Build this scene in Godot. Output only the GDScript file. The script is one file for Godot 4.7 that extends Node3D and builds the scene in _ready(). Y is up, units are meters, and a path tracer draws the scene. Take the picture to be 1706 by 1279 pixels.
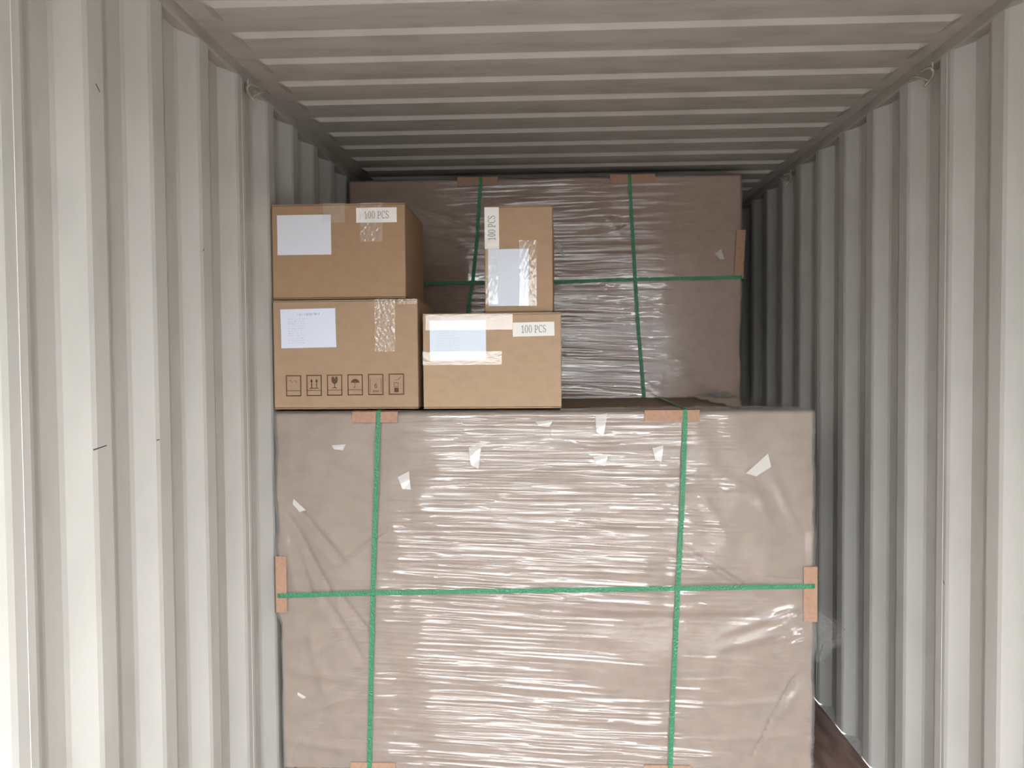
extends Node3D
# A loaded shipping container seen from its open door. Floor at y = 0, the container runs along -z.

const ROOF_Y := 2.535          # underside of the roof ribs
const ROOF_DEPTH := 0.014
const ROOF_PITCH := 0.2011
const ROOF_PHASE := 2.283      # depth of one rib's step
const WALL_PITCH := 0.278
const WALL_IN_RIGHT := 1.247
const WALL_IN_LEFT := -0.985
const WALL_DEPTH := 0.036
const DOOR_Z := 0.40
const BACK_Z := -11.4

var M := {}
var used := {}

# ---------------------------------------------------------------- naming helpers
func numbered(called: String) -> String:
	if not used.has(called):
		used[called] = 0
		return called
	used[called] += 1
	return "%s_%03d" % [called, used[called]]

func tag(o: Node, label: String, category: String, group := "") -> void:
	o.set_meta("label", label)
	o.set_meta("category", category)
	if group != "":
		o.set_meta("group", group)

func thing(called: String, label: String, category: String, at := Vector3.ZERO, turn := 0.0, group := "") -> Node3D:
	var o := Node3D.new()
	o.name = numbered(called)
	add_child(o, true)
	o.position = at
	o.rotation.y = turn
	tag(o, label, category, group)
	return o

func struct(called: String, label: String) -> Node3D:
	var o := Node3D.new()
	o.name = called
	add_child(o, true)
	o.set_meta("kind", "structure")
	o.set_meta("label", label)
	return o

func part(called: String, mesh: Mesh, mat: Material, parent: Node, at := Vector3.ZERO, rot := Vector3.ZERO) -> MeshInstance3D:
	var o := MeshInstance3D.new()
	o.name = called
	o.mesh = mesh
	o.material_override = mat
	parent.add_child(o, true)
	o.position = at
	o.rotation = rot
	return o

# ---------------------------------------------------------------- geometry helpers
func tri(st: SurfaceTool, a: Vector3, b: Vector3, c: Vector3) -> void:
	var n := (c - a).cross(b - a)
	if n.length_squared() < 1e-16:
		return
	st.set_normal(n.normalized())
	st.add_vertex(a)
	st.add_vertex(b)
	st.add_vertex(c)

func quad(st: SurfaceTool, a: Vector3, b: Vector3, c: Vector3, d: Vector3) -> void:   # clockwise seen from the front
	tri(st, a, b, c)
	tri(st, a, c, d)

func begin() -> SurfaceTool:
	var st := SurfaceTool.new()
	st.begin(Mesh.PRIMITIVE_TRIANGLES)
	return st

# box whose edges are rounded over radius r; bulge pushes the faces out a little
func add_round_box(st: SurfaceTool, c: Vector3, size: Vector3, r: float, inner := 0, bulge := 0.0, basis := Basis.IDENTITY) -> void:
	var h := size * 0.5
	var axes := [Vector3.RIGHT, Vector3.UP, Vector3.BACK]
	for ax in 3:
		for sgn in [-1.0, 1.0]:
			var n: Vector3 = axes[ax] * sgn
			var ua: Vector3 = axes[(ax + 1) % 3]
			var va: Vector3 = axes[(ax + 2) % 3] * sgn
			var hu: float = absf(h.dot(ua))
			var hv: float = absf(h.dot(va))
			var us := steps(hu, r, inner)
			var vs := steps(hv, r, inner)
			var hn: float = absf(h.dot(n))
			var P := []
			var N := []
			for u in us:
				for v in vs:
					var q: Vector3 = ua * u + va * v + n * hn
					var lim := h - Vector3.ONE * r
					var inn := Vector3(clampf(q.x, -lim.x, lim.x), clampf(q.y, -lim.y, lim.y), clampf(q.z, -lim.z, lim.z))
					var d: Vector3 = (q - inn).normalized()
					var p: Vector3 = inn + d * r
					if bulge != 0.0:
						p += n * bulge * (1.0 - pow(u / hu, 2.0)) * (1.0 - pow(v / hv, 2.0))
					P.append(basis * p + c)
					N.append(basis * d)
			var nv := vs.size()
			for i in us.size() - 1:
				for j in nv - 1:
					var k := i * nv + j
					for t in [k, k + 1, k + nv + 1, k, k + nv + 1, k + nv]:
						st.set_normal(N[t])
						st.add_vertex(P[t])

func steps(h: float, r: float, inner: int) -> Array:
	var a := [-h, -h + r * 0.35, -h + r]
	for i in inner:
		a.append(lerpf(-h + r, h - r, float(i + 1) / (inner + 1)))
	a.append_array([h - r, h - r * 0.35, h])
	return a

func round_box(size: Vector3, r: float, inner := 0, bulge := 0.0) -> ArrayMesh:
	var st := begin()
	add_round_box(st, Vector3.ZERO, size, r, inner, bulge)
	return st.commit()

# grid of points, u to the right and v up when seen from the front
func grid_mesh(P: PackedVector3Array, nu: int, nv: int, closed_u := false) -> ArrayMesh:
	var N := PackedVector3Array()
	N.resize(P.size())
	var idx := PackedInt32Array()
	for i in nu:
		for j in nv:
			var il := i - 1
			var ir := i + 1
			if closed_u:
				if i == 0: il = nu - 2
				if i == nu - 1: ir = 1
			il = maxi(il, 0)
			ir = mini(ir, nu - 1)
			var du := P[ir * nv + j] - P[il * nv + j]
			var dv := P[i * nv + mini(j + 1, nv - 1)] - P[i * nv + maxi(j - 1, 0)]
			var n := du.cross(dv)
			N[i * nv + j] = n.normalized() if n.length_squared() > 1e-18 else Vector3.UP
	for i in nu - 1:
		for j in nv - 1:
			var k := i * nv + j
			idx.append_array([k, k + 1, k + nv + 1, k, k + nv + 1, k + nv])
	var arr := []
	arr.resize(Mesh.ARRAY_MAX)
	arr[Mesh.ARRAY_VERTEX] = P
	arr[Mesh.ARRAY_NORMAL] = N
	arr[Mesh.ARRAY_INDEX] = idx
	var m := ArrayMesh.new()
	m.add_surface_from_arrays(Mesh.PRIMITIVE_TRIANGLES, arr)
	return m

func tube(path: Array, r: float, sides := 8) -> ArrayMesh:
	var cv := Curve3D.new()
	for i in path.size():
		var p: Vector3 = path[i]
		var t := Vector3.ZERO
		if i > 0 and i < path.size() - 1:
			t = (path[i + 1] - path[i - 1]) / 6.0
		cv.add_point(p, -t, t)
	cv.bake_interval = r * 0.8
	var pts := cv.get_baked_points()
	var P := PackedVector3Array()
	var up := Vector3(0.3, 0.2, 0.93).normalized()
	for i in pts.size():
		var d := (pts[mini(i + 1, pts.size() - 1)] - pts[maxi(i - 1, 0)]).normalized()
		var a := d.cross(up).normalized()
		var b := a.cross(d).normalized()
		up = b
		for s in sides + 1:
			var an := TAU * s / sides
			P.append(pts[i] + (a * cos(an) + b * sin(an)) * r)
	var nv := sides + 1
	# close both ends
	var first := PackedVector3Array()
	var last := PackedVector3Array()
	for s in nv:
		first.append(pts[0])
		last.append(pts[pts.size() - 1])
	var Q := first
	Q.append_array(P)
	Q.append_array(last)
	return grid_mesh(Q, pts.size() + 2, nv)

# flat ribbon of width w and thickness t along a path of points, lying on the surface whose outward normals are given
func ribbon(pts: Array, nrm: Array, w: float, t: float) -> ArrayMesh:
	var st := begin()
	var ring := []
	for i in pts.size():
		var d: Vector3 = (pts[mini(i + 1, pts.size() - 1)] - pts[maxi(i - 1, 0)]).normalized()
		var n: Vector3 = nrm[i].normalized()
		var side: Vector3 = d.cross(n).normalized() * w * 0.5
		ring.append([pts[i] - side, pts[i] + side, pts[i] + side + n * t, pts[i] - side + n * t])
	for i in pts.size() - 1:
		for k in 4:
			var a: Vector3 = ring[i][k]
			var b: Vector3 = ring[i][(k + 1) % 4]
			var c: Vector3 = ring[i + 1][(k + 1) % 4]
			var d: Vector3 = ring[i + 1][k]
			quad(st, a, d, c, b)
	quad(st, ring[0][0], ring[0][1], ring[0][2], ring[0][3])
	var l: Array = ring[ring.size() - 1]
	quad(st, l[0], l[3], l[2], l[1])
	return st.commit()

# ---------------------------------------------------------------- materials
func noise_tex(seed_: int, freq: float, c: Array, offs: Array, size := 512, octaves := 4, stretch := false) -> NoiseTexture2D:
	var n := FastNoiseLite.new()
	n.seed = seed_
	n.noise_type = FastNoiseLite.TYPE_SIMPLEX_SMOOTH
	n.frequency = freq
	n.fractal_octaves = octaves
	var g := Gradient.new()
	g.offsets = PackedFloat32Array(offs)
	g.colors = PackedColorArray(c)
	var t := NoiseTexture2D.new()
	t.width = size
	t.height = size / 4 if stretch else size
	t.seamless = true
	t.noise = n
	t.color_ramp = g
	return t

func plain(c: Color, rough := 0.7, spec := 0.5, metal := 0.0) -> StandardMaterial3D:
	var m := StandardMaterial3D.new()
	m.albedo_color = c
	m.roughness = rough
	m.metallic_specular = spec
	m.metallic = metal
	return m

func mottled(c: Color, spread: float, seed_: int, scale: Vector3, rough: float, freq := 0.012, spec := 0.5) -> StandardMaterial3D:
	var m := plain(Color.WHITE, rough, spec)
	m.albedo_texture = noise_tex(seed_, freq, [c.darkened(spread), c, c.lightened(spread * 0.6)], [0.2, 0.5, 0.85])
	m.uv1_triplanar = true
	m.uv1_world_triplanar = true
	m.uv1_scale = scale
	return m

func clear(alpha: float, rough: float, c := Color.WHITE) -> StandardMaterial3D:
	var m := plain(Color(c.r, c.g, c.b, alpha), rough, 0.5)
	m.transparency = BaseMaterial3D.TRANSPARENCY_ALPHA
	m.cull_mode = BaseMaterial3D.CULL_DISABLED
	return m

func make_materials() -> void:
	M.paint = mottled(Color(0.745, 0.738, 0.715), 0.035, 3, Vector3(0.9, 0.35, 0.9), 0.5)
	M.roof = mottled(Color(0.70, 0.68, 0.65), 0.06, 9, Vector3(0.5, 1.0, 1.6), 0.6)
	M.rail = mottled(Color(0.66, 0.64, 0.61), 0.06, 12, Vector3(1.2, 1.2, 0.7), 0.55)
	M.weld = plain(Color(0.77, 0.765, 0.745), 0.5)
	M.ply = mottled(Color(0.47, 0.37, 0.335), 0.16, 21, Vector3(2.2, 1.0, 0.5), 0.75)
	M.kerb = mottled(Color(0.70, 0.70, 0.68), 0.12, 23, Vector3(2.0, 2.0, 2.0), 0.6, 0.03)
	M.steel = plain(Color(0.62, 0.59, 0.55), 0.45, 0.5, 0.35)
	M.dark_mark = plain(Color(0.22, 0.2, 0.19), 0.8)
	M.kraft = mottled(Color(0.56, 0.475, 0.405), 0.045, 31, Vector3(1.1, 1.6, 1.1), 0.8, 0.02)
	M.kraft_back = mottled(Color(0.60, 0.47, 0.39), 0.05, 32, Vector3(1.1, 1.6, 1.1), 0.8, 0.02)
	M.board = mottled(Color(0.68, 0.54, 0.45), 0.05, 33, Vector3(3, 3, 3), 0.8, 0.03)
	M.film = clear(0.06, 0.05)
	M.film_loose = clear(0.035, 0.06)
	M.tape = clear(0.13, 0.10, Color(1.0, 0.97, 0.92))
	M.tape_glint = clear(0.5, 0.08, Color(0.98, 0.97, 0.95))  # half-opaque white: sky glints painted into the tape colour
	M.strap = plain(Color(0.25, 0.53, 0.38), 0.38, 0.5)
	var sb := NoiseTexture2D.new()
	var sn := FastNoiseLite.new()
	sn.seed = 5
	sn.frequency = 0.09
	sb.noise = sn
	sb.width = 256
	sb.height = 256
	sb.seamless = true
	sb.as_normal_map = true
	sb.bump_strength = 3.0
	M.strap.normal_enabled = true
	M.strap.normal_texture = sb
	M.strap.uv1_triplanar = true
	M.strap.uv1_scale = Vector3(4, 4, 4)
	M.carton = [
		mottled(Color(0.64, 0.52, 0.405), 0.022, 41, Vector3(1.5, 2.2, 1.5), 0.75, 0.02),
		mottled(Color(0.66, 0.55, 0.445), 0.022, 42, Vector3(1.5, 2.2, 1.5), 0.75, 0.02),
		mottled(Color(0.70, 0.595, 0.485), 0.022, 43, Vector3(1.5, 2.2, 1.5), 0.75, 0.02),
		mottled(Color(0.665, 0.55, 0.44), 0.022, 44, Vector3(1.5, 2.2, 1.5), 0.75, 0.02)]
	M.label = plain(Color(0.93, 0.92, 0.90), 0.6)
	M.ink = plain(Color(0.52, 0.54, 0.54), 0.8)
	M.print = plain(Color(0.36, 0.27, 0.21), 0.8)
	M.wood = mottled(Color(0.70, 0.58, 0.43), 0.12, 51, Vector3(0.6, 4, 6), 0.8)
	M.facade = mottled(Color(0.46, 0.47, 0.48), 0.05, 62, Vector3(0.2, 0.2, 0.2), 0.8)
	M.yard = mottled(Color(0.36, 0.355, 0.345), 0.08, 61, Vector3(0.3, 0.3, 0.3), 0.9)

# ---------------------------------------------------------------- the container
func wall_panel_mesh(side: float, n_corr: int, height: float) -> ArrayMesh:
	# local z = 0 is the near end; the recessed (outer) flat comes last in every pitch
	var prof := []     # [depth along -z, recess]
	for k in n_corr:
		var z0 := k * WALL_PITCH
		prof.append([z0, 1.0])
		prof.append([z0 + 0.068, 0.0])
		prof.append([z0 + 0.138, 0.0])
		prof.append([z0 + 0.206, 1.0])
	prof.append([n_corr * WALL_PITCH, 1.0])
	# round the bends a little
	var rp := [prof[0]]
	for i in range(1, prof.size() - 1):
		var p = prof[i]
		for nb in [prof[i - 1], prof[i + 1]]:
			var L: float = absf(nb[0] - p[0])
			var f: float = minf(0.007 / maxf(L, 0.001), 0.4)
			rp.append([lerpf(p[0], nb[0], f), lerpf(p[1], nb[1], f)])
	rp.append(prof[prof.size() - 1])
	var P := PackedVector3Array()
	var hs := [0.0, height]
	var list := rp if side < 0.0 else rp
	for q in list:
		for y in hs:
			P.append(Vector3(side * WALL_DEPTH * q[1], y, -q[0]))
	var st := begin()
	var th := 0.004
	for i in list.size() - 1:
		var a := P[i * 2]
		var b := P[i * 2 + 1]
		var c := P[i * 2 + 3]
		var d := P[i * 2 + 2]
		var o := Vector3(side * th, 0, 0)
		if side > 0.0:      # inside looks to -x: seen from there -z is to the left
			quad(st, d, c, b, a)
			quad(st, a + o, b + o, c + o, d + o)
		else:
			quad(st, a, b, c, d)
			quad(st, d + o, c + o, b + o, a + o)
	return st.commit()

func roof_mesh(n: int, xl: float, xr: float, el: float, er: float) -> ArrayMesh:
	var zs := []
	for k in n:
		var z := k * ROOF_PITCH
		zs.append([z - 0.007, 0.0])
		zs.append([z - 0.004, 0.2])
		zs.append([z + 0.004, 0.8])
		zs.append([z + 0.007, 1.0])
		zs.append([z + 0.093, 1.0])
		zs.append([z + 0.107, 0.0])
	zs.append([n * ROOF_PITCH - 0.007, 0.0])
	var xs := [[xl, 0.0], [el - 0.022, 0.0], [el - 0.008, 0.35], [el + 0.012, 1.0], [er - 0.012, 1.0], [er + 0.008, 0.35], [er + 0.022, 0.0], [xr, 0.0]]
	var st := begin()
	for i in zs.size() - 1:
		for j in xs.size() - 1:
			var q := []
			for c in [[i, j], [i + 1, j], [i + 1, j + 1], [i, j + 1]]:
				q.append(Vector3(xs[c[1]][0], -ROOF_DEPTH * zs[c[0]][1] * xs[c[1]][1], -zs[c[0]][0]))
			quad(st, q[0], q[1], q[2], q[3])
			var o := Vector3(0, 0.004, 0)
			quad(st, q[3] + o, q[2] + o, q[1] + o, q[0] + o)
	return st.commit()

func build_container() -> void:
	var total := DOOR_Z - BACK_Z
	# side walls: steel sheets of four corrugations, welded edge to edge
	for side in [-1.0, 1.0]:
		var w := struct("wall_left" if side < 0 else "wall_right", ("left" if side < 0 else "right") + " side wall of the container, painted corrugated steel")
		var xin: float = WALL_IN_LEFT if side < 0 else WALL_IN_RIGHT
		var first: float = 1.312 - 4 * WALL_PITCH if side < 0 else 2.372 - 8 * WALL_PITCH
		var mesh := wall_panel_mesh(side, 4, 2.53)
		var n := int(ceil((-BACK_Z - first) / (4 * WALL_PITCH)))
		var seam := round_box(Vector3(0.002, 2.5, 0.0028), 0.0008)
		part("wall_panel", wall_panel_mesh(side, 2, 2.53), M.paint, w, Vector3(xin, 0, -first + 2 * WALL_PITCH))
		for k in n:
			var z := -first - k * 4 * WALL_PITCH
			part("wall_panel", mesh, M.paint, w, Vector3(xin, 0, z))
			# the weld runs down the inward flat, just beside its bend
			part("weld_seam", seam, M.weld, w, Vector3(xin, 1.26, z - (0.108 if side < 0 else 0.094)))
	# a few scratches and knocks in the paint
	var scratches := [[-1, -0.985, 2.190, 1.70, 0.020, -0.7], [-1, -0.985, 1.392, 1.675, 0.05, 0.08], [-1, -0.986, 1.382, 1.935, 0.014, 0.0], [-1, -0.985, 1.905, 2.222, 0.008, 0.8], [1, 1.247, 0.873, 2.455, 0.014, 0.9]]
	for s in scratches:
		var host := get_node("wall_left" if s[0] < 0 else "wall_right")
		part("scratch", round_box(Vector3(0.002, 0.0022, s[4]), 0.0007), M.dark_mark, host, Vector3(s[1], s[2], -s[3]), Vector3(s[5], 0, 0))
	# end wall
	var wb := struct("wall_back", "far end wall of the container, corrugated steel")
	var bm := wall_panel_mesh(1.0, 8, 2.53)
	part("wall_panel", bm, M.paint, wb, Vector3(WALL_IN_RIGHT, 0, BACK_Z), Vector3(0, -PI / 2, 0)).rotation.y = PI / 2
	# roof sheets of five ribs
	var c := struct("ceiling", "container roof of painted steel sheets with cross ribs")
	var rm := roof_mesh(5, WALL_IN_LEFT - 0.06, WALL_IN_RIGHT + 0.06, -0.898, 1.182)
	var rz := ROOF_PHASE - 15 * ROOF_PITCH
	for k in 13:
		part("roof_sheet", rm, M.roof, c, Vector3(0, ROOF_Y + ROOF_DEPTH, -(rz + k * 5 * ROOF_PITCH)))
	# rails along the top and bottom of the walls
	var len_ := total + 0.1
	var mid := (DOOR_Z + BACK_Z) * 0.5
	for side in [-1.0, 1.0]:
		var xin: float = WALL_IN_LEFT if side < 0 else WALL_IN_RIGHT
		var t := struct("trim_1" if side < 0 else "trim_2", ("left" if side < 0 else "right") + " top side rail under the container roof")
		part("rail", round_box(Vector3(0.075, 0.052, len_), 0.008), M.rail, t, Vector3(xin + side * 0.0355, 2.535, mid))
		var b := struct("baseboard_left" if side < 0 else "baseboard_right", ("left" if side < 0 else "right") + " bottom rail where the container wall meets the floor")
		var st := begin()      # a sloping flange that closes the corrugations at their foot
		var y1 := 0.016
		var z0 := DOOR_Z
		var z1 := BACK_Z
		var xa: float = xin - side * 0.002
		var xb: float = xin + side * (WALL_DEPTH + 0.004)
		for q in [[Vector3(xa, -0.01, z0), Vector3(xb, y1, z0), Vector3(xb, y1, z1), Vector3(xa, -0.01, z1)]]:
			if side > 0:
				quad(st, q[0], q[3], q[2], q[1])
			else:
				quad(st, q[0], q[1], q[2], q[3])
		part("flange", st.commit(), M.kerb, b)
		part("rail", round_box(Vector3(0.06, 0.15, len_), 0.01), M.rail, b, Vector3(xin + side * 0.035, -0.085, mid))
	# floor of plywood sheets
	var f := struct("floor", "brown plywood floor of the container")
	var w_in := WALL_IN_RIGHT - WALL_IN_LEFT
	var sheet := round_box(Vector3(w_in / 2 - 0.004, 0.028, 2.386), 0.003)
	for k in 5:
		for s in 2:
			part("floor_sheet", sheet, M.ply, f, Vector3(WALL_IN_LEFT + w_in * (0.25 + 0.5 * s), -0.014, DOOR_Z - 0.02 - 2.39 * (k + 0.5)))
	part("subfloor", round_box(Vector3(w_in + 0.1, 0.05, len_), 0.005), M.dark_mark, f, Vector3((WALL_IN_RIGHT + WALL_IN_LEFT) / 2, -0.06, mid))
	# door frame at the open end
	var d := struct("door_1", "steel frame round the container's open door end")
	for side in [-1.0, 1.0]:
		var xin: float = WALL_IN_LEFT if side < 0 else WALL_IN_RIGHT
		part("corner_post", round_box(Vector3(0.12, 2.75, 0.14), 0.01), M.rail, d, Vector3(xin + side * 0.05, 1.24, DOOR_Z + 0.05))
	part("door_header", round_box(Vector3(w_in + 0.2, 0.12, 0.12), 0.01), M.rail, d, Vector3((WALL_IN_RIGHT + WALL_IN_LEFT) / 2, 2.565, DOOR_Z + 0.05))
	part("door_sill", round_box(Vector3(w_in + 0.2, 0.14, 0.1), 0.01), M.rail, d, Vector3((WALL_IN_RIGHT + WALL_IN_LEFT) / 2, -0.075, DOOR_Z + 0.03))
	# the yard outside
	var y := struct("ground", "concrete yard outside the container's open door")
	var pm := PlaneMesh.new()
	pm.size = Vector2(120, 60)
	part("yard", pm, M.yard, y, Vector3(0, -1.25, DOOR_Z + 30))

func build_added_building() -> void:  # unseen building, added so the film mirrors a dull horizon below the sky
	var b := thing("added_warehouse", "unseen long grey building added behind the camera as a dark horizon for the film", "building", Vector3(0, -1.25, 16.0))
	part("facade", round_box(Vector3(60, 4.9, 0.4), 0.02), M.facade, b, Vector3(0, 2.45, 0))
	part("eave", round_box(Vector3(60.6, 0.25, 1.0), 0.02), M.rail, b, Vector3(0, 5.0, -0.2))
	var leaf := round_box(Vector3(3.6, 3.2, 0.08), 0.01)
	for k in 7:
		part("roller_door", leaf, M.kerb, b, Vector3(-24 + k * 8, 1.6, -0.22))

func lashing_ring(side: float, at: Vector3, label: String) -> void:
	var t := thing("lashing_ring", label, "ring", at, 0.0, "lashing rings under the roof rails")
	var main := []
	for p in [Vector3(-0.010, 0.022, -0.03), Vector3(0.006, 0.023, -0.004), Vector3(0.015, 0.010, 0.0), Vector3(0.012, -0.006, 0.0), Vector3(0.002, -0.020, 0.0), Vector3(-0.010, -0.033, -0.006)]:
		main.append(Vector3(p.x * side, p.y, p.z))
	part("hook", tube(main, 0.0048), M.steel, t)
	var arm := []
	for p in [Vector3(0.004, -0.017, -0.006), Vector3(-0.008, -0.008, -0.012), Vector3(-0.026, 0.006, -0.03), Vector3(-0.034, 0.010, -0.06)]:
		arm.append(Vector3(p.x * side, p.y, p.z))
	part("shank", tube(arm, 0.0042), M.steel, t)
	part("weld_plate", round_box(Vector3(0.006, 0.05, 0.05), 0.002), M.rail, t, Vector3(side * 0.016, 0.018, -0.03))

# ---------------------------------------------------------------- wrapped loads
# perimeter of a rounded rectangle, u running to the right seen from outside, starting in the middle of the back
func perimeter(x0: float, x1: float, zf: float, zb: float, r: float, nf: int, ns: int) -> Array:
	var out := []       # [x, z, nx, nz, face, along]
	var xm := (x0 + x1) * 0.5
	var seg := func(ax, az, bx, bz, nx, nz, n, face):
		for i in n:
			var t: float = float(i) / float(n)
			out.append([lerpf(ax, bx, t), lerpf(az, bz, t), nx, nz, face, 0.0])
	seg.call(xm, zb, x0 + r, zb, 0.0, -1.0, 6, 2)
	for i in 4:
		var a := -PI / 2 - PI / 2 * i / 4.0
		out.append([x0 + r + cos(a) * r, zb + r + sin(a) * r, cos(a), sin(a), -1, 0.0])
	seg.call(x0, zb + r, x0, zf - r, -1.0, 0.0, ns, 3)
	for i in 4:
		var a := PI - PI / 2 * i / 4.0
		out.append([x0 + r + cos(a) * r, zf - r + sin(a) * r, cos(a), sin(a), -1, 0.0])
	seg.call(x0 + r, zf, x1 - r, zf, 0.0, 1.0, nf, 0)
	for i in 4:
		var a := PI / 2 - PI / 2 * i / 4.0
		out.append([x1 - r + cos(a) * r, zf - r + sin(a) * r, cos(a), sin(a), -1, 0.0])
	seg.call(x1, zf - r, x1, zb + r, 1.0, 0.0, ns, 1)
	for i in 4:
		var a := -PI / 2 * i / 4.0
		out.append([x1 - r + cos(a) * r, zb + r + sin(a) * r, cos(a), sin(a), -1, 0.0])
	seg.call(x1 - r, zb, xm, zb, 0.0, -1.0, 6, 2)
	out.append(out[0].duplicate())
	return out

func crease(p: Vector2, c: Array) -> float:      # [x0, y0, x1, y1, width, height]
	var a := Vector2(c[0], c[1])
	var b := Vector2(c[2], c[3])
	var ab := b - a
	var t := (p - a).dot(ab) / ab.length_squared()
	if t < -0.1 or t > 1.1:
		return 0.0
	var d := (p - a).cross(ab) / ab.length()
	if absf(d) > c[4] * 3.0:
		return 0.0
	var ends := smoothstep(-0.1, 0.2, t) * (1.0 - smoothstep(0.8, 1.1, t))
	return c[5] * exp(-d * d / (c[4] * c[4])) * ends

# strokes: [x, y, half length, slope, width, height]
func stroke_field(strokes: Array, xs: PackedFloat32Array, ys: PackedFloat32Array) -> PackedFloat32Array:
	var nx := xs.size()
	var ny := ys.size()
	var F := PackedFloat32Array()
	F.resize(nx * ny)
	var dx := xs[1] - xs[0]
	for s in strokes:
		var i0 := maxi(0, int((s[0] - s[2] - xs[0]) / dx))
		var i1 := mini(nx - 1, int((s[0] + s[2] - xs[0]) / dx) + 1)
		for i in range(i0, i1 + 1):
			var t: float = (xs[i] - s[0]) / s[2]
			if absf(t) >= 1.0:
				continue
			var amp: float = s[5] * (1.0 - t * t)
			var yc: float = s[1] + s[3] * (xs[i] - s[0]) + 0.003 * s[6] * sin(t * 2.4 + s[6] * 9.0)
			var j0 := ys.bsearch(yc - 2.4 * s[4])
			var j1 := mini(ny - 1, ys.bsearch(yc + 2.4 * s[4]))
			for j in range(j0, j1 + 1):
				var d: float = (ys[j] - yc) / s[4]
				F[i * ny + j] += amp * exp(-d * d)
	return F

func wrap_mesh(per: Array, ys: PackedFloat32Array, r: float, offset: float, front: Callable, side: Callable, field: PackedFloat32Array, cap: Array, top_noise: FastNoiseLite, top_amp: float) -> ArrayMesh:
	var nu := per.size()
	var ny := ys.size()
	var nv := ny + 4 + cap.size()
	var P := PackedVector3Array()
	P.resize(nu * nv)
	var cx := 0.0
	var cz := 0.0
	for q in per:
		cx += q[0]
		cz += q[1]
	cx /= nu
	cz /= nu
	var fi := 0
	for i in nu:
		var q: Array = per[i]
		var is_front: bool = q[4] == 0
		var edge := Vector3.ZERO
		for j in ny:
			var y := ys[j]
			var h := offset
			if is_front:
				h += front.call(q[0], y)
				if field.size() > 0:
					h += field[fi * ny + j]
			else:
				h += side.call(q[0] + q[1], y, q[2])
			var p := Vector3(q[0] + q[2] * h, y, q[1] + q[3] * h)
			P[i * nv + j] = p
			edge = p
		for k in 4:
			var a := PI / 2 * (k + 1) / 4.0
			P[i * nv + ny + k] = Vector3(edge.x - q[2] * (r + offset) * (1.0 - cos(a)), edge.y + (r + offset) * sin(a), edge.z - q[3] * (r + offset) * (1.0 - cos(a)))
		var top := P[i * nv + ny + 3]
		for k in cap.size():
			var t: float = cap[k]
			var z := lerpf(top.z, cz, t)
			var x := lerpf(top.x, cx, t * 0.999)
			P[i * nv + ny + 4 + k] = Vector3(x, top.y + top_amp * absf(top_noise.get_noise_2d(x * 100.0, z * 100.0)) * minf(1.0, t * 12.0) * smoothstep(0.08, 0.25, x), z)
		if is_front:
			fi += 1
	return grid_mesh(P, nu, nv, true)

func rows(parts: Array) -> PackedFloat32Array:      # [[from, to, count], ...]
	var out := PackedFloat32Array()
	for p in parts:
		for i in int(p[2]):
			out.append(lerpf(p[0], p[1], float(i) / float(p[2])))
	out.append(parts[parts.size() - 1][1])
	return out

func angle_piece(len_: float, leg_a: float, leg_b: float) -> ArrayMesh:
	# edge runs along x; one leg hangs down in front (+z), the other lies back on top
	var st := begin()
	var t := 0.0035
	add_round_box(st, Vector3(0, -leg_a / 2 + t, t / 2), Vector3(len_, leg_a, t), 0.0012)
	add_round_box(st, Vector3(0, t / 2, -leg_b / 2 + t), Vector3(len_, t, leg_b), 0.0012)
	return st.commit()

func pallet(parent: Node, x0: float, x1: float, zf: float, zb: float) -> void:
	var base := Node3D.new()
	base.name = "pallet"
	parent.add_child(base)
	var w := x1 - x0
	var d := zf - zb
	var runner := round_box(Vector3(0.09, 0.078, d - 0.06), 0.003)
	for k in 3:
		part("runner", runner, M.wood, base, Vector3(lerpf(x0 + 0.09, x1 - 0.09, k / 2.0), 0.039, (zf + zb) / 2))
	var slat := round_box(Vector3(w - 0.04, 0.02, 0.11), 0.003)
	for k in 6:
		part("slat", slat, M.wood, base, Vector3((x0 + x1) / 2, 0.088, lerpf(zf - 0.09, zb + 0.09, k / 5.0)))

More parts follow.
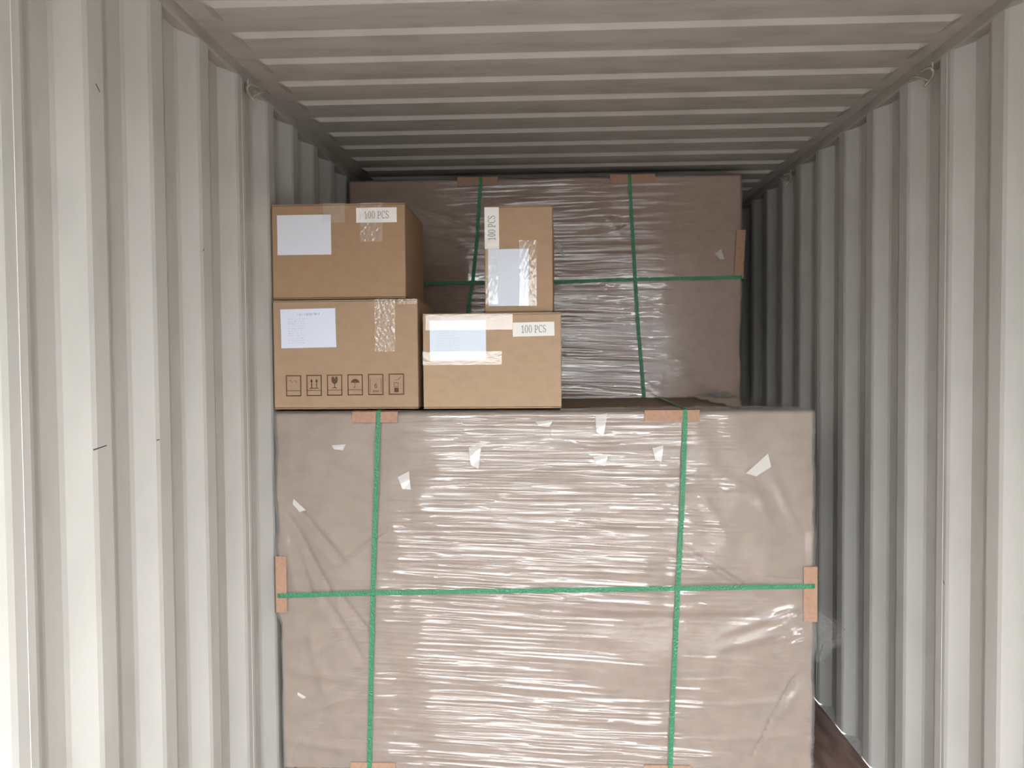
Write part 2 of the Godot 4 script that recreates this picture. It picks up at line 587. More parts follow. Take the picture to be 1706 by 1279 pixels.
func strap_loop(parent: Node, front_pts: Array, top_x_back: float, zf: float, zb: float, ytop: float, ybot: float, gap: float) -> void:
	var gt := 0.0105
	# vertical loop: bottom back -> up the back -> over the top -> down the front -> under
	var pts := []
	var nrm := []
	var f0: Vector2 = front_pts[0]
	var fl: Vector2 = front_pts[front_pts.size() - 1]
	var g := gap
	pts.append(Vector3(top_x_back, ybot - g, zb + 0.02)); nrm.append(Vector3(0, -1, 0))
	pts.append(Vector3(top_x_back, ybot + 0.01, zb - g)); nrm.append(Vector3(0, -0.2, -1))
	pts.append(Vector3(top_x_back, ytop - 0.01, zb - g)); nrm.append(Vector3(0, 0.2, -1))
	pts.append(Vector3(top_x_back, ytop + gt * 0.7, zb - g * 0.7)); nrm.append(Vector3(0, 1, -1))
	pts.append(Vector3(top_x_back, ytop + gt, zb + 0.012)); nrm.append(Vector3(0, 1, -0.1))
	pts.append(Vector3(lerpf(f0.x, top_x_back, 0.01), ytop + gt, zf - 0.012)); nrm.append(Vector3(0, 1, 0.1))
	pts.append(Vector3(f0.x, ytop + gt * 0.75, zf + g * 0.75)); nrm.append(Vector3(0, 1, 1))
	for i in front_pts.size():
		var p: Vector2 = front_pts[i]
		var y := minf(p.y, ytop - 0.012)
		pts.append(Vector3(p.x, y, zf + g)); nrm.append(Vector3(0, 0, 1))
	pts.append(Vector3(fl.x, ybot - g * 0.7, zf + g * 0.7)); nrm.append(Vector3(0, -1, 1))
	pts.append(Vector3(fl.x, ybot - g, zf - 0.02)); nrm.append(Vector3(0, -1, 0))
	pts.append(Vector3(top_x_back, ybot - g, zb + 0.02)); nrm.append(Vector3(0, -1, 0))
	part("strap", ribbon(pts, nrm, 0.0165, 0.0012), M.strap, parent)

func strap_belt(parent: Node, x0: float, x1: float, zf: float, zb: float, front_pts: Array, gap: float) -> void:
	var g := gap
	var pts := []
	var nrm := []
	var yl: float = front_pts[0].y
	var yr: float = front_pts[front_pts.size() - 1].y
	pts.append(Vector3((x0 + x1) / 2, (yl + yr) / 2, zb - g)); nrm.append(Vector3(0, 0, -1))
	pts.append(Vector3(x0 + 0.012, yl, zb - g)); nrm.append(Vector3(-0.1, 0, -1))
	pts.append(Vector3(x0 - 0.008, yl, zb + 0.012)); nrm.append(Vector3(-1, 0, -0.1))
	pts.append(Vector3(x0 - 0.008, yl, zf - 0.012)); nrm.append(Vector3(-1, 0, 0.1))
	pts.append(Vector3(x0 - 0.006, yl, zf + g * 0.6)); nrm.append(Vector3(-1, 0, 1))
	for p in front_pts:
		pts.append(Vector3(clampf(p.x, x0 + 0.012, x1 - 0.012), p.y, zf + g)); nrm.append(Vector3(0, 0, 1))
	pts.append(Vector3(x1 + g * 0.5, yr, zf + g * 0.5)); nrm.append(Vector3(1, 0, 1))
	pts.append(Vector3(x1 + g, yr, zf - 0.012)); nrm.append(Vector3(1, 0, 0.1))
	pts.append(Vector3(x1 + g, yr, zb + 0.012)); nrm.append(Vector3(1, 0, -0.1))
	pts.append(Vector3(x1 - 0.012, yr, zb - g)); nrm.append(Vector3(0.1, 0, -1))
	pts.append(Vector3((x0 + x1) / 2, (yl + yr) / 2, zb - g)); nrm.append(Vector3(0, 0, -1))
	part("strap", ribbon(pts, nrm, 0.0165, 0.0012), M.strap, parent)

func front_sheet_xy(w: float, h: float, bow: float, twist: float) -> ArrayMesh:   # a small piece of film or tape, bowed across its height
	var P := PackedVector3Array()
	var nu := 9
	var nv := 9
	for i in nu:
		for j in nv:
			var u := float(i) / (nu - 1) - 0.5
			var v := float(j) / (nv - 1) - 0.5
			P.append(Vector3(u * w * (1.0 + 0.5 * v), v * h * (1.0 + 0.35 * u), bow * (1.0 - 4.0 * v * v) + twist * u * v * 4.0))
	return grid_mesh(P, nu, nv)

func wrinkles(rng: RandomNumberGenerator, n: int, x0: float, x1: float, y0: float, y1: float, lmin: float, lmax: float, slope: float, smin: float, smax: float) -> Array:
	var out := []
	for k in n:
		var w := lerpf(0.0027, 0.0072, pow(rng.randf(), 1.3))
		var y := rng.randf_range(y0, y1)
		var steep := rng.randf_range(smin, smax)
		out.append([rng.randf_range(x0, x1), y, rng.randf_range(lmin, lmax) * 0.5, slope + rng.randfn(0.0, 0.012), w, steep * w / 0.86, rng.randf_range(-1.0, 1.0)])
	return out

func build_front_load() -> void:
	var x0 := -0.968
	var x1 := 0.948
	var zf := -2.752
	var zb := -3.80
	var yb := 0.10
	var yt := 1.392
	var t := thing("wrapped_pallet_load", "large low pallet load in kraft board and stretch film, carrying the four cartons", "pallet load")
	pallet(t, x0, x1, zf, zb)
	var n1 := FastNoiseLite.new()
	n1.seed = 71
	n1.frequency = 0.030
	n1.fractal_octaves = 2
	var n2 := FastNoiseLite.new()
	n2.seed = 72
	n2.frequency = 0.11
	var folds := [
		[-0.91, 1.06, -0.72, 0.84, 0.014, -0.014], [-0.93, 1.02, -0.77, 0.72, 0.014, -0.015], [-0.905, 0.92, -0.84, 0.70, 0.012, -0.012], [-0.89, 1.04, -0.74, 0.80, 0.016, 0.006],
		[-0.95, 0.98, -0.90, 0.74, 0.013, 0.009], [-0.81, 0.74, -0.66, 0.48, 0.013, -0.012], [-0.75, 0.74, -0.63, 0.58, 0.010, -0.010], [-0.85, 0.765, -0.54, 0.995, 0.004, -0.008], [-0.86, 0.62, -0.80, 0.36, 0.02, 0.008],
		[-0.95, 0.46, -0.70, 0.42, 0.02, 0.007], [-0.94, 0.30, -0.68, 0.36, 0.018, 0.007], [-0.95, 0.20, -0.72, 0.16, 0.02, 0.006],
		[0.50, 0.90, 0.72, 0.76, 0.011, -0.013], [0.46, 0.84, 0.70, 0.79, 0.02, 0.006],
		[0.890, 0.45, 0.815, 0.31, 0.006, -0.016], [0.822, 0.33, 0.735, 0.15, 0.0045, -0.012], [0.91, 0.43, 0.82, 0.29, 0.014, 0.008],
		[0.78, 0.80, 0.91, 0.79, 0.006, -0.009], [0.025, 1.36, 0.035, 0.14, 0.004, -0.0022], [0.60, 1.18, 0.80, 1.06, 0.02, 0.008], [0.74, 1.20, 0.83, 0.98, 0.018, -0.010], [0.80, 1.16, 0.90, 0.95, 0.015, 0.008],
		[0.55, 1.10, 0.66, 0.92, 0.02, 0.007], [0.62, 0.60, 0.90, 0.70, 0.018, 0.010], [0.60, 0.54, 0.86, 0.62, 0.02, 0.009], [0.62, 0.34, 0.82, 0.36, 0.014, 0.006], [0.60, 0.22, 0.9, 0.24, 0.016, 0.006]]
	var front := func(x: float, y: float) -> float:
		var h := n1.get_noise_2d(x * 100.0, y * 100.0) * 0.006 + n2.get_noise_2d(x * 100.0, y * 100.0) * 0.0012
		var p := Vector2(x, y)
		for c in folds:
			var v := crease(p, c)
			h += v * 1.6 if v < 0.0 else v
		# lower sheet tucked in behind the upper one
		h -= 0.007 * smoothstep(0.0, 0.35, x + 0.05) * (1.0 - smoothstep(0.6, 0.85, x)) * (1.0 - smoothstep(0.655, 0.685, y)) * smoothstep(0.45, 0.66, y)
		return h
	var side := func(s: float, y: float, nx: float) -> float:
		var tuck := 0.013 * (1.0 - smoothstep(0.60, 0.68, y)) * smoothstep(0.0, 0.6, -nx)
		return -tuck + n1.get_noise_2d(s * 100.0 + 400.0, y * 160.0) * 0.006 + n2.get_noise_2d(s * 100.0, y * 200.0) * 0.002
	var per := perimeter(x0, x1, zf, zb, 0.012, 170, 14)
	var none := PackedFloat32Array()
	part("kraft_cover", wrap_mesh(per, rows([[yb, yt - 0.012, 170]]), 0.012, 0.0, front, side, none, [0.03, 0.1, 0.3, 0.6, 1.0], n2, 0.002), M.kraft, t)
	# stretch film: two turns, each with its own wrinkles
	var nf := 120
	var r := 0.012
	var xs := PackedFloat32Array()
	for i in nf:
		xs.append(lerpf(x0 + r, x1 - r, float(i) / nf))
	for layer in 2:
		var rng := RandomNumberGenerator.new()
		rng.seed = 500 + layer
		var s := []
		s.append_array(wrinkles(rng, 95, -0.42, 0.45, 1.10, 1.385, 0.25, 0.9, -0.010, 0.16, 0.45))
		s.append_array(wrinkles(rng, 75, -0.45, 0.40, 0.98, 1.20, 0.25, 0.9, -0.020, 0.18, 0.5))
		s.append_array(wrinkles(rng, 100, -0.48, 0.38, 0.70, 1.02, 0.25, 0.9, -0.048, 0.25, 0.6))
		s.append_array(wrinkles(rng, 80, -0.46, 0.10, 0.12, 0.72, 0.25, 0.9, -0.055, 0.3, 0.7))
		s.append_array(wrinkles(rng, 60, -0.42, 0.40, 0.10, 0.36, 0.25, 0.8, -0.045, 0.35, 0.8))
		s.append_array(wrinkles(rng, 60, -0.62, -0.40, 0.10, 1.10, 0.08, 0.25, -0.02, 0.2, 0.5))
		s.append_array(wrinkles(rng, 50, 0.45, 0.68, 0.10, 1.38, 0.10, 0.35, -0.02, 0.15, 0.45))
		s.append_array(wrinkles(rng, 45, -0.40, 0.72, 1.26, 1.385, 0.15, 0.6, 0.0, 0.14, 0.4))
		s.append_array(wrinkles(rng, 30, -0.40, 0.40, 0.72, 1.36, 0.06, 0.16, -0.03, 0.15, 0.4))
		s.append_array(wrinkles(rng, 16, -0.93, -0.62, 0.14, 1.38, 0.04, 0.12, 0.0, 0.05, 0.15))
		s.append_array(wrinkles(rng, 26, 0.82, 0.95, 0.57, 0.70, 0.05, 0.14, 0.35, 0.3, 0.9))
		var lift := 0.0060 + 0.003 * layer
		var fy0 := yb - 0.02
		var ys := rows([[fy0, yt - r, 600]])
		var field := stroke_field(s, xs, ys)
		var fper := perimeter(x0, x1, zf, zb, r, nf, 10)
		var ff := func(x: float, y: float) -> float:
			var p := Vector2(x, y)
			var f := 0.0
			for c in folds:
				var v := crease(p, c)
				f += v * 1.6 if v < 0.0 else v * 0.6
			return front.call(x, y) - f + 0.0003 * n2.get_noise_2d(x * 60.0 + layer * 90.0, y * 700.0)
		var fs := func(sx: float, y: float, nx: float) -> float:
			return side.call(sx, y, nx) + 0.001 * n2.get_noise_2d(sx * 60.0, y * 800.0)
		part("stretch_film", wrap_mesh(fper, ys, r, lift, ff, fs, field, [0.02, 0.05, 0.09, 0.14, 0.2, 0.27], n2, 0.012 + 0.006 * layer), M.film, t)
	# a torn end of the film sticking out past the right edge
	var rl := FastNoiseLite.new()
	rl.seed = 81
	rl.frequency = 0.12
	var P := PackedVector3Array()
	for i in 26:
		for j in 30:
			var u := i / 25.0
			var v := j / 29.0
			var w := 0.035 + 0.08 * sin(PI * clampf(1.15 - v, 0.0, 1.0)) + 0.02 * (1.0 - v)
			P.append(Vector3(x1 - 0.02 + u * w + 0.02 * (1.0 - v) * u, 0.515 + v * 0.19 - 0.03 * u, zf - 0.01 + 0.034 * rl.get_noise_2d(i * 2.0, j * 2.0) + 0.03 * sin(u * 5.0 + v * 3.0) * u))
	part("loose_film", grid_mesh(P, 26, 30), M.film_loose, t)
	var Q := PackedVector3Array()
	for i in 34:
		for j in 20:
			var u := i / 33.0
			var v := j / 19.0
			Q.append(Vector3(lerpf(0.72 + 0.10 * rl.get_noise_2d(j * 1.5, 7.0), x1 - 0.015 - 0.04 * absf(rl.get_noise_2d(j * 2.0, 31.0)), u), yt + 0.008 + (0.008 + 0.045 * absf(rl.get_noise_2d(i * 2.2 + 50.0, j * 2.2))) * sin(PI * u) * sin(PI * v), lerpf(-3.52 + 0.16 * rl.get_noise_2d(i * 1.2, 90.0), -3.79, v)))
	part("loose_film", grid_mesh(Q, 34, 20), M.film_loose, t)
	# tape pieces in the film, coloured white to paint the glints on them
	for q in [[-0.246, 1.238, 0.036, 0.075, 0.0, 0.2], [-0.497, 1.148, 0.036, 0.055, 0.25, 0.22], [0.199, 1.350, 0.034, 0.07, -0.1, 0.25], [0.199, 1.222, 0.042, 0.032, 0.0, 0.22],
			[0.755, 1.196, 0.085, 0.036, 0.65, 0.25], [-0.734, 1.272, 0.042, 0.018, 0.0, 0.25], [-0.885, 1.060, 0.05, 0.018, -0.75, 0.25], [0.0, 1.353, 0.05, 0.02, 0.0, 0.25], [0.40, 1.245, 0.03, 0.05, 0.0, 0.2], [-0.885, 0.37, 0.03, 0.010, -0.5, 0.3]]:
		part("tape", front_sheet_xy(q[2], q[3], 0.002, 0.002), M.tape_glint, t, Vector3(q[0], q[1], zf + 0.020), Vector3(-q[5], 0, q[4]))
	# edge protectors under the straps
	var top_piece := angle_piece(0.164, 0.042, 0.045)
	var g := 0.015
	part("edge_protector", top_piece, M.board, t, Vector3(-0.603, yt + 0.005, zf + g - 0.003))
	part("edge_protector", angle_piece(0.193, 0.044, 0.045), M.board, t, Vector3(0.450, yt + 0.005, zf + g - 0.003))
	var low := angle_piece(0.165, 0.042, 0.045)
	part("edge_protector", low, M.board, t, Vector3(-0.628, yb - 0.016, zf + g - 0.003), Vector3(0, 0, PI)).rotation = Vector3(PI / 2, 0, 0)
	part("edge_protector", low, M.board, t, Vector3(0.430, yb - 0.012, zf + g - 0.003), Vector3(PI / 2, 0, 0))
	part("edge_protector", angle_piece(0.205, 0.042, 0.038), M.board, t, Vector3(x0 - 0.003, 0.775, zf + g - 0.002), Vector3(0, 0, PI / 2))
	part("edge_protector", angle_piece(0.195, 0.05, 0.045), M.board, t, Vector3(x1 + 0.006, 0.748, zf + g - 0.002), Vector3(0, 0, -PI / 2))
	strap_loop(t, [Vector2(-0.590, 1.38), Vector2(-0.602, 1.10), Vector2(-0.618, 0.747), Vector2(-0.630, 0.42), Vector2(-0.640, 0.10)], -0.58, zf, zb, yt, 0.082, g + 0.004)
	strap_loop(t, [Vector2(0.495, 1.38), Vector2(0.486, 1.10), Vector2(0.469, 0.767), Vector2(0.453, 0.42), Vector2(0.440, 0.10)], 0.538, zf, zb, yt, 0.082, g + 0.004)
	strap_belt(t, x0, x1, zf, zb, [Vector2(-0.96, 0.735), Vector2(-0.62, 0.747), Vector2(-0.1, 0.757), Vector2(0.469, 0.768), Vector2(0.94, 0.778)], g + 0.005)

func build_back_load() -> void:
	var x0 := -0.962
	var x1 := 0.970
	var zf := -3.85
	var zb := -4.95
	var yb := 0.10
	var yt := 2.474
	var t := thing("wrapped_pallet_load", "tall dark film-wrapped pallet load at the back, reaching almost to the roof", "pallet load")
	pallet(t, x0, x1, zf, zb)
	var n1 := FastNoiseLite.new()
	n1.seed = 171
	n1.frequency = 0.028
	n1.fractal_octaves = 2
	var n2 := FastNoiseLite.new()
	n2.seed = 172
	n2.frequency = 0.11
	var folds := [[0.36, 2.20, 0.58, 2.34, 0.012, 0.012], [0.40, 2.16, 0.30, 2.30, 0.014, 0.008], [0.93, 1.95, 0.80, 1.60, 0.03, -0.006], [0.88, 1.94, 0.97, 1.88, 0.012, -0.005], [0.10, 1.84, 0.20, 1.92, 0.008, 0.003], [0.09, 1.57, 0.20, 1.72, 0.008, 0.003], [-0.6, 2.33, -0.32, 2.23, 0.012, 0.008], [-0.5, 2.20, -0.34, 2.12, 0.01, 0.009]]
	var front := func(x: float, y: float) -> float:
		var h := n1.get_noise_2d(x * 100.0, y * 100.0) * 0.008 + n2.get_noise_2d(x * 100.0, y * 100.0) * 0.0015
		var p := Vector2(x, y)
		for c in folds:
			h += crease(p, c)
		return h
	var side := func(s: float, y: float, nx: float) -> float:
		return n1.get_noise_2d(s * 100.0 + 300.0, y * 130.0) * 0.008 + n2.get_noise_2d(s * 100.0, y * 200.0) * 0.002
	var per := perimeter(x0, x1, zf, zb, 0.012, 90, 12)
	part("kraft_cover", wrap_mesh(per, rows([[yb, yt - 0.012, 140]]), 0.012, 0.0, front, side, PackedFloat32Array(), [0.03, 0.1, 0.3, 0.6, 1.0], n2, 0.002), M.kraft_back, t)
	var nf := 110
	var r := 0.012
	var xs := PackedFloat32Array()
	for i in nf:
		xs.append(lerpf(x0 + r, x1 - r, float(i) / nf))
	for layer in 2:
		var rng := RandomNumberGenerator.new()
		rng.seed = 900 + layer
		var s := []
		s.append_array(wrinkles(rng, 150, -0.45, 0.42, 1.38, 1.95, 0.2, 0.7, -0.03, 0.12, 0.4))
		s.append_array(wrinkles(rng, 95, -0.42, 0.5, 1.90, 2.30, 0.2, 0.6, 0.01, 0.10, 0.35))
		s.append_array(wrinkles(rng, 30, -0.55, 0.80, 2.28, 2.46, 0.15, 0.6, 0.02, 0.10, 0.3))
		s.append_array(wrinkles(rng, 50, 0.50, 0.92, 1.35, 2.30, 0.05, 0.3, -0.01, 0.04, 0.14))
		s.append_array(wrinkles(rng, 80, -0.6, 0.7, 0.15, 1.35, 0.12, 0.5, -0.03, 0.12, 0.4))
		for k in s.size():
			s[k][4] *= 1.2
			s[k][5] *= 1.2
		var lift := 0.0035 + 0.003 * layer
		var fy0 := yb - 0.01
		var ys := rows([[fy0, 1.33, 60], [1.33, yt - r, 460]])
		var field := stroke_field(s, xs, ys)
		var fper := perimeter(x0, x1, zf, zb, r, nf, 10)
		var ff := func(x: float, y: float) -> float:
			return front.call(x, y) * 0.85 * (0.45 - smoothstep(0.25, 0.5, x) * 0.38) + 0.006 + 0.00025 * n2.get_noise_2d(x * 60.0 + layer * 90.0, y * 600.0)
		part("stretch_film", wrap_mesh(fper, ys, r, lift, ff, side, field, [0.02, 0.05, 0.09, 0.14], n2, 0.006), M.film, t)
	var g := 0.016
	part("edge_protector", angle_piece(0.22, 0.045, 0.045), M.board, t, Vector3(0.44, yt + 0.005, zf + g - 0.003))
	part("edge_protector", angle_piece(0.20, 0.045, 0.045), M.board, t, Vector3(-0.32, yt + 0.005, zf + g - 0.003))
	part("edge_protector", angle_piece(0.235, 0.045, 0.042), M.board, t, Vector3(x1 + 0.009, 2.085, zf + g - 0.002), Vector3(0, 0, -PI / 2 - 0.05))
	part("tape", front_sheet_xy(0.03, 0.045, 0.002, 0.002), M.tape_glint, t, Vector3(0.862, 2.08, zf + 0.02), Vector3(-0.3, 0, 0.4))  # white of both tape pieces is a painted glint
	part("tape", front_sheet_xy(0.016, 0.09, 0.002, 0.002), M.tape_glint, t, Vector3(0.085, 2.12, zf + 0.02), Vector3(-0.2, 0, 0.42))
	strap_loop(t, [Vector2(-0.304, 2.46), Vector2(-0.325, 2.173), Vector2(-0.348, 1.966), Vector2(-0.373, 1.817), Vector2(-0.40, 1.40), Vector2(-0.42, 0.1)], -0.30, zf, zb, yt, 0.082, g + 0.004)
	strap_loop(t, [Vector2(0.425, 2.46), Vector2(0.447, 2.045), Vector2(0.464, 1.75), Vector2(0.492, 1.409), Vector2(0.50, 0.1)], 0.42, zf, zb, yt, 0.082, g + 0.004)
	strap_belt(t, x0, x1, zf, zb, [Vector2(-0.96, 1.958), Vector2(-0.348, 1.963), Vector2(0.1, 1.961), Vector2(0.459, 1.968), Vector2(0.96, 1.972)], g + 0.005)

# ---------------------------------------------------------------- cartons
func carton(size: Vector3, mat: Material, label: String, at: Vector3, turn: float) -> Node3D:
	# at: the middle of the bottom edge of the front face
	var t := thing("carton", label, "carton", at, turn, "cardboard cartons stacked on the front load")
	var fl := 0.004
	var body_h := size.y - 2 * fl - 0.002
	part("body", round_box(Vector3(size.x, body_h, size.z), 0.004, 6, 0.004), mat, t, Vector3(0, fl + 0.001 + body_h / 2, -size.z / 2))
	# top and bottom flaps meet along the middle
	for s in [-1.0, 1.0]:
		var f := round_box(Vector3(size.x - 0.001, fl, size.z / 2 - 0.002), 0.0015)
		part("flap", f, mat, t, Vector3(0, size.y - fl / 2, -size.z / 2 + s * size.z / 4), Vector3(s * 0.006, 0, 0))
		part("flap", f, mat, t, Vector3(0, fl / 2, -size.z / 2 + s * size.z / 4))
	return t

func paper_texture(seed_: int, tint: Color, text: float, head: bool) -> ImageTexture:
	var w := 200
	var h := 146
	var im := Image.create(w, h, false, Image.FORMAT_RGB8)
	im.fill(tint)
	var rng := RandomNumberGenerator.new()
	rng.seed = seed_
	if head:
		for k in 14:
			var x := 62 + k * 6 + rng.randi_range(-1, 1)
			im.fill_rect(Rect2i(x, 16 + rng.randi_range(0, 2), rng.randi_range(2, 4), 7), tint.darkened(text * rng.randf_range(0.6, 1.6)))
	for row in 11:
		var y := 36 + row * 9
		var x := 26
		while x < 96 + rng.randi_range(-20, 30):
			var l := rng.randi_range(3, 11)
			im.fill_rect(Rect2i(x, y, l, 2), tint.darkened(text * rng.randf_range(0.2, 0.8)))
			x += l + rng.randi_range(2, 6)
	return ImageTexture.create_from_image(im)

# a sheet of paper on the front, x from the left edge and y from the top edge of the carton's front
func sheet(t: Node3D, called: String, size: Vector3, x0: float, x1: float, y0: float, y1: float, mat: Material, turn := 0.0, lift := 0.0055) -> MeshInstance3D:
	var w := x1 - x0
	var h := y1 - y0
	var P := PackedVector3Array()
	for i in 7:
		for j in 7:
			var u := i / 6.0 - 0.5
			var v := j / 6.0 - 0.5
			P.append(Vector3(u * w, v * h, 0.0012 * sin(u * 3.0 + v * 4.0)))
	var m := grid_mesh(P, 7, 7)
	var uv := PackedVector2Array()
	for i in 7:
		for j in 7:
			uv.append(Vector2(i / 6.0, 1.0 - j / 6.0))
	var arr := m.surface_get_arrays(0)
	arr[Mesh.ARRAY_TEX_UV] = uv
	var am := ArrayMesh.new()
	am.add_surface_from_arrays(Mesh.PRIMITIVE_TRIANGLES, arr)
	return part(called, am, mat, t, Vector3(-size.x / 2 + (x0 + x1) / 2, size.y - (y0 + y1) / 2, lift), Vector3(0, 0, turn))

func paper(tex: Texture2D) -> StandardMaterial3D:
	var m := plain(Color.WHITE, 0.55)
	m.albedo_texture = tex
	return m

func lettering(text: String, em: float, squeeze: float, parent: Node, at: Vector3, mat: Material, serif := true) -> void:
	var tm := TextMesh.new()
	var f := SystemFont.new()
	f.font_names = PackedStringArray(["Droid Serif" if serif else "Droid Sans"])
	tm.font = f
	tm.text = text
	tm.font_size = 48
	tm.pixel_size = em / 48.0
	tm.depth = 0.0004
	var o := part("lettering", tm, mat, parent, at)
	o.scale = Vector3(squeeze, 1, 1)

# clear tape: slightly rippled so that it catches the sky here and there
func tape(t: Node3D, size: Vector3, x0: float, x1: float, y0: float, y1: float, seed_: int, lean: float, ripple := 0.0012, lift := 0.0085) -> void:
	var n := FastNoiseLite.new()
	n.seed = seed_
	n.frequency = 0.25
	var w := x1 - x0
	var h := y1 - y0
	var nu := 30
	var nv := 30
	var P := PackedVector3Array()
	for i in nu:
		for j in nv:
			var u := float(i) / (nu - 1)
			var v := float(j) / (nv - 1)
			P.append(Vector3((u - 0.5) * w, (v - 0.5) * h, ripple * n.get_noise_2d(u * w * 300.0, v * h * 300.0) - lean * (v - 0.5) * h))
	part("tape", grid_mesh(P, nu, nv), M.tape, t, Vector3(-size.x / 2 + (x0 + x1) / 2, size.y - (y0 + y1) / 2, lift + absf(lean) * h * 0.5))

# ---- printed handling marks, drawn flat in the plane of the carton's front
func flat_rect(st: SurfaceTool, x0: float, y0: float, x1: float, y1: float) -> void:
	quad(st, Vector3(x0, y0, 0), Vector3(x0, y1, 0), Vector3(x1, y1, 0), Vector3(x1, y0, 0))

func flat_frame(st: SurfaceTool, x0: float, y0: float, x1: float, y1: float, t: float) -> void:
	flat_rect(st, x0, y0, x1, y0 + t)
	flat_rect(st, x0, y1 - t, x1, y1)
	flat_rect(st, x0, y0 + t, x0 + t, y1 - t)
	flat_rect(st, x1 - t, y0 + t, x1, y1 - t)

func flat_poly(st: SurfaceTool, pts: PackedVector2Array) -> void:
	var ids := Geometry2D.triangulate_polygon(pts)
	for k in range(0, ids.size(), 3):
		var a := pts[ids[k]]
		var b := pts[ids[k + 1]]
		var c := pts[ids[k + 2]]
		if (b - a).cross(c - a) > 0.0:
			var q := b
			b = c
			c = q
		tri(st, Vector3(a.x, a.y, 0), Vector3(b.x, b.y, 0), Vector3(c.x, c.y, 0))

func handling_mark(kind: int) -> ArrayMesh:
	# 0.0555 x 0.076 frame, origin in its lower left corner
	var st := begin()
	var W := 0.0555
	var H := 0.076
	flat_frame(st, 0, 0, W, H, 0.0036)
	if kind < 4:
		flat_rect(st, 0.0026, 0.0195, W - 0.0026, 0.0212)
	match kind:
		0:   # worn, faint wavy lines
			for s in [0.0, 0.016]:
				var a := PackedVector2Array()
				for k in 9:
					a.append(Vector2(0.013 + s + k * 0.0017, 0.054 + 0.004 * sin(k * PI / 4.0)))
				for k in range(8, -1, -1):
					a.append(Vector2(0.013 + s + k * 0.0017, 0.0532 + 0.004 * sin(k * PI / 4.0)))
				flat_poly(st, a)
		1:   # two arrows up on a bar
			flat_rect(st, 0.010, 0.027, 0.045, 0.0295)
			for x in [0.0185, 0.037]:
				flat_rect(st, x - 0.0014, 0.0295, x + 0.0014, 0.054)
				flat_poly(st, PackedVector2Array([Vector2(x - 0.005, 0.051), Vector2(x + 0.005, 0.051), Vector2(x, 0.063)]))
		2:   # wine glass
			var gl := PackedVector2Array([Vector2(0.017, 0.068), Vector2(0.0165, 0.055), Vector2(0.019, 0.047), Vector2(0.0265, 0.042), Vector2(0.0265, 0.030), Vector2(0.019, 0.0285), Vector2(0.019, 0.027), Vector2(0.037, 0.027), Vector2(0.037, 0.0285), Vector2(0.0295, 0.030), Vector2(0.0295, 0.042), Vector2(0.037, 0.047), Vector2(0.0395, 0.055), Vector2(0.039, 0.068), Vector2(0.031, 0.068), Vector2(0.029, 0.060), Vector2(0.032, 0.056), Vector2(0.027, 0.062), Vector2(0.026, 0.068)])
			flat_poly(st, gl)
		3:   # umbrella
			var u := PackedVector2Array()
			for k in 13:
				var a := PI * k / 12.0
				u.append(Vector2(0.0278 + 0.0155 * cos(a), 0.0445 + 0.0145 * sin(a)))
			u.append(Vector2(0.0178, 0.0465))
			u.append(Vector2(0.0228, 0.0445))
			u.append(Vector2(0.0278, 0.0465))
			u.append(Vector2(0.0328, 0.0445))
			u.append(Vector2(0.0378, 0.0465))
			flat_poly(st, u)
			flat_rect(st, 0.0270, 0.029, 0.0286, 0.0455)
			flat_rect(st, 0.0222, 0.0275, 0.0286, 0.029)
			flat_rect(st, 0.0222, 0.029, 0.0236, 0.033)
		4:   # stacking limit
			flat_rect(st, 0.0075, 0.010, 0.009, 0.060)
			flat_rect(st, 0.0465, 0.010, 0.048, 0.060)
			flat_rect(st, 0.016, 0.0115, 0.040, 0.013)
			flat_rect(st, 0.016, 0.016, 0.040, 0.017)
		5:   # stacked cases
			flat_rect(st, 0.020, 0.009, 0.0355, 0.0245)
			flat_frame(st, 0.019, 0.0275, 0.0345, 0.0445, 0.0013)
			flat_poly(st, PackedVector2Array([Vector2(0.0345, 0.0535), Vector2(0.0445, 0.064), Vector2(0.0435, 0.065), Vector2(0.0335, 0.0545)]))
			flat_rect(st, 0.023, 0.053, 0.034, 0.0542)
	return st.commit()

func count_label(t: Node3D, size: Vector3, x0: float, x1: float, y0: float, y1: float, turn := 0.0, upright := false) -> void:
	var l := sheet(t, "count_label", size, x0, x1, y0, y1, M.label, turn, 0.0058)
	lettering("100 PCS", 0.037, 0.66, l, Vector3(0, 0, 0.0012), M.ink)
	if upright:
		var o := l.get_child(0)
		o.rotation.z = PI / 2

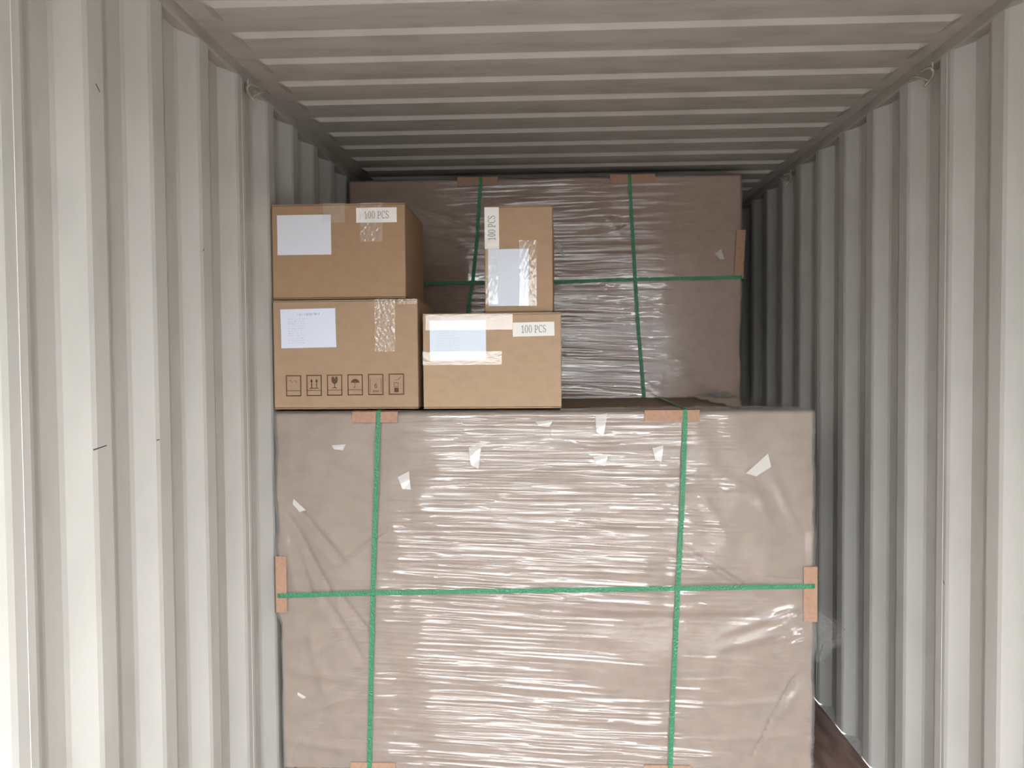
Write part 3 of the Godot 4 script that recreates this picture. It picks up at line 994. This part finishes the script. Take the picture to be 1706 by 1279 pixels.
func build_cartons() -> void:
	var s := Vector3(0.485, 0.342, 0.415)
	var c := carton(s, M.carton[0], "upper carton by the left wall, blank white sheet and 100 PCS label", Vector3(-0.7365, 1.8045, -2.778), 0.0)
	sheet(c, "shipping_sheet", s, 0.0215, 0.218, 0.040, 0.183, paper(paper_texture(1, Color(0.86, 0.87, 0.90), 0.02, false)))
	count_label(c, s, 0.310, 0.457, 0.018, 0.071, 0.0)
	tape(c, s, 0.325, 0.405, 0.0, 0.14, 11, 0.02, 0.0016)
	tape(c, s, 0.19, 0.27, 0.0, 0.07, 12, -0.02, 0.0014)
	s = Vector3(0.525, 0.394, 0.42)
	c = carton(s, M.carton[1], "lower carton by the left wall with six printed handling marks", Vector3(-0.7125, 1.4065, -2.763), 0.0)
	sheet(c, "shipping_sheet", s, 0.030, 0.230, 0.032, 0.172, paper(paper_texture(2, Color(0.86, 0.89, 0.95), 0.22, true)), 0.014)
	tape(c, s, 0.372, 0.446, 0.0, 0.188, 13, 0.03, 0.0022)
	tape(c, s, 0.455, 0.525, 0.0, 0.02, 17, 0.07, 0.0005)
	for k in 6:
		var m := part("handling_mark", handling_mark(k), M.print, c, Vector3(-s.x / 2 + 0.0455 + k * 0.0747, 0.0475 + k * 0.0007, 0.0052))
		if k == 4:
			lettering("6", 0.024, 0.95, m, Vector3(0.0280, 0.0335, 0.0), M.print, false)
	s = Vector3(0.494, 0.340, 0.42)
	c = carton(s, M.carton[2], "lower carton right of the one with printed marks, taped sheet and 100 PCS label", Vector3(-0.184, 1.4065, -2.755), 0.0)
	sheet(c, "shipping_sheet", s, 0.026, 0.227, 0.026, 0.168, paper(paper_texture(3, Color(0.87, 0.91, 0.97), 0.10, true)))
	count_label(c, s, 0.322, 0.470, 0.034, 0.084, 0.017)
	tape(c, s, 0.012, 0.322, 0.004, 0.060, 14, 0.075, 0.0002, 0.0075)
	tape(c, s, 0.0, 0.283, 0.136, 0.184, 15, 0.075, 0.0003)
	s = Vector3(0.246, 0.386, 0.42)
	c = carton(s, M.carton[3], "narrow upright carton standing on another carton, away from the wall", Vector3(-0.088, 1.7475, -2.80), -0.02)
	count_label(c, s, 0.002, 0.054, 0.006, 0.155, 0.0, true)
	sheet(c, "shipping_sheet", s, 0.014, 0.160, 0.156, 0.360, paper(paper_texture(4, Color(0.84, 0.87, 0.92), 0.05, false)), 0.0, 0.0068)
	tape(c, s, 0.006, 0.050, 0.115, 0.355, 16, 0.06, 0.0012, 0.009)
	tape(c, s, 0.126, 0.188, 0.126, 0.362, 18, 0.03, 0.0010, 0.009)

func _ready() -> void:
	# camera, standing just inside the open door
	var cam := Camera3D.new()
	cam.name = "camera"
	cam.fov = 2.0 * rad_to_deg(atan(639.5 / 1290.0))
	cam.near = 0.05
	cam.far = 300.0
	add_child(cam)
	cam.position = Vector3(0, 1.58, 0)
	cam.rotation_degrees = Vector3(-1.8, 2.35, -0.45)
	cam.current = true
	# overcast sky, brighter overhead than at the horizon
	var env := Environment.new()
	var sm := ProceduralSkyMaterial.new()
	sm.sky_top_color = Color(0.97, 0.985, 1.0)
	sm.sky_horizon_color = Color(0.64, 0.65, 0.655)
	sm.sky_curve = 0.6
	sm.ground_bottom_color = Color(0.40, 0.39, 0.37)
	sm.ground_horizon_color = Color(0.45, 0.44, 0.43)
	sm.energy_multiplier = 1.0
	sm.sun_angle_max = 0.0
	var sky := Sky.new()
	sky.sky_material = sm
	env.background_mode = Environment.BG_SKY
	env.sky = sky
	env.ambient_light_source = Environment.AMBIENT_SOURCE_SKY
	env.tonemap_mode = Environment.TONE_MAPPER_LINEAR
	env.tonemap_exposure = 29.5
	env.sdfgi_enabled = true
	env.ssao_enabled = true
	env.ssil_enabled = true
	var we := WorldEnvironment.new()
	we.name = "environment"
	we.environment = env
	add_child(we)
	make_materials()
	build_container()
	build_added_building()
	build_front_load()
	build_back_load()
	build_cartons()
	lashing_ring(-1.0, Vector3(-0.945, 2.462, -2.52), "bent steel lashing ring under the left roof rail")
	lashing_ring(1.0, Vector3(1.212, 2.462, -2.51), "nearer of the two lashing rings under the right roof rail")
	lashing_ring(1.0, Vector3(1.212, 2.466, -3.91), "farther lashing ring under the right roof rail, beside the tall load")
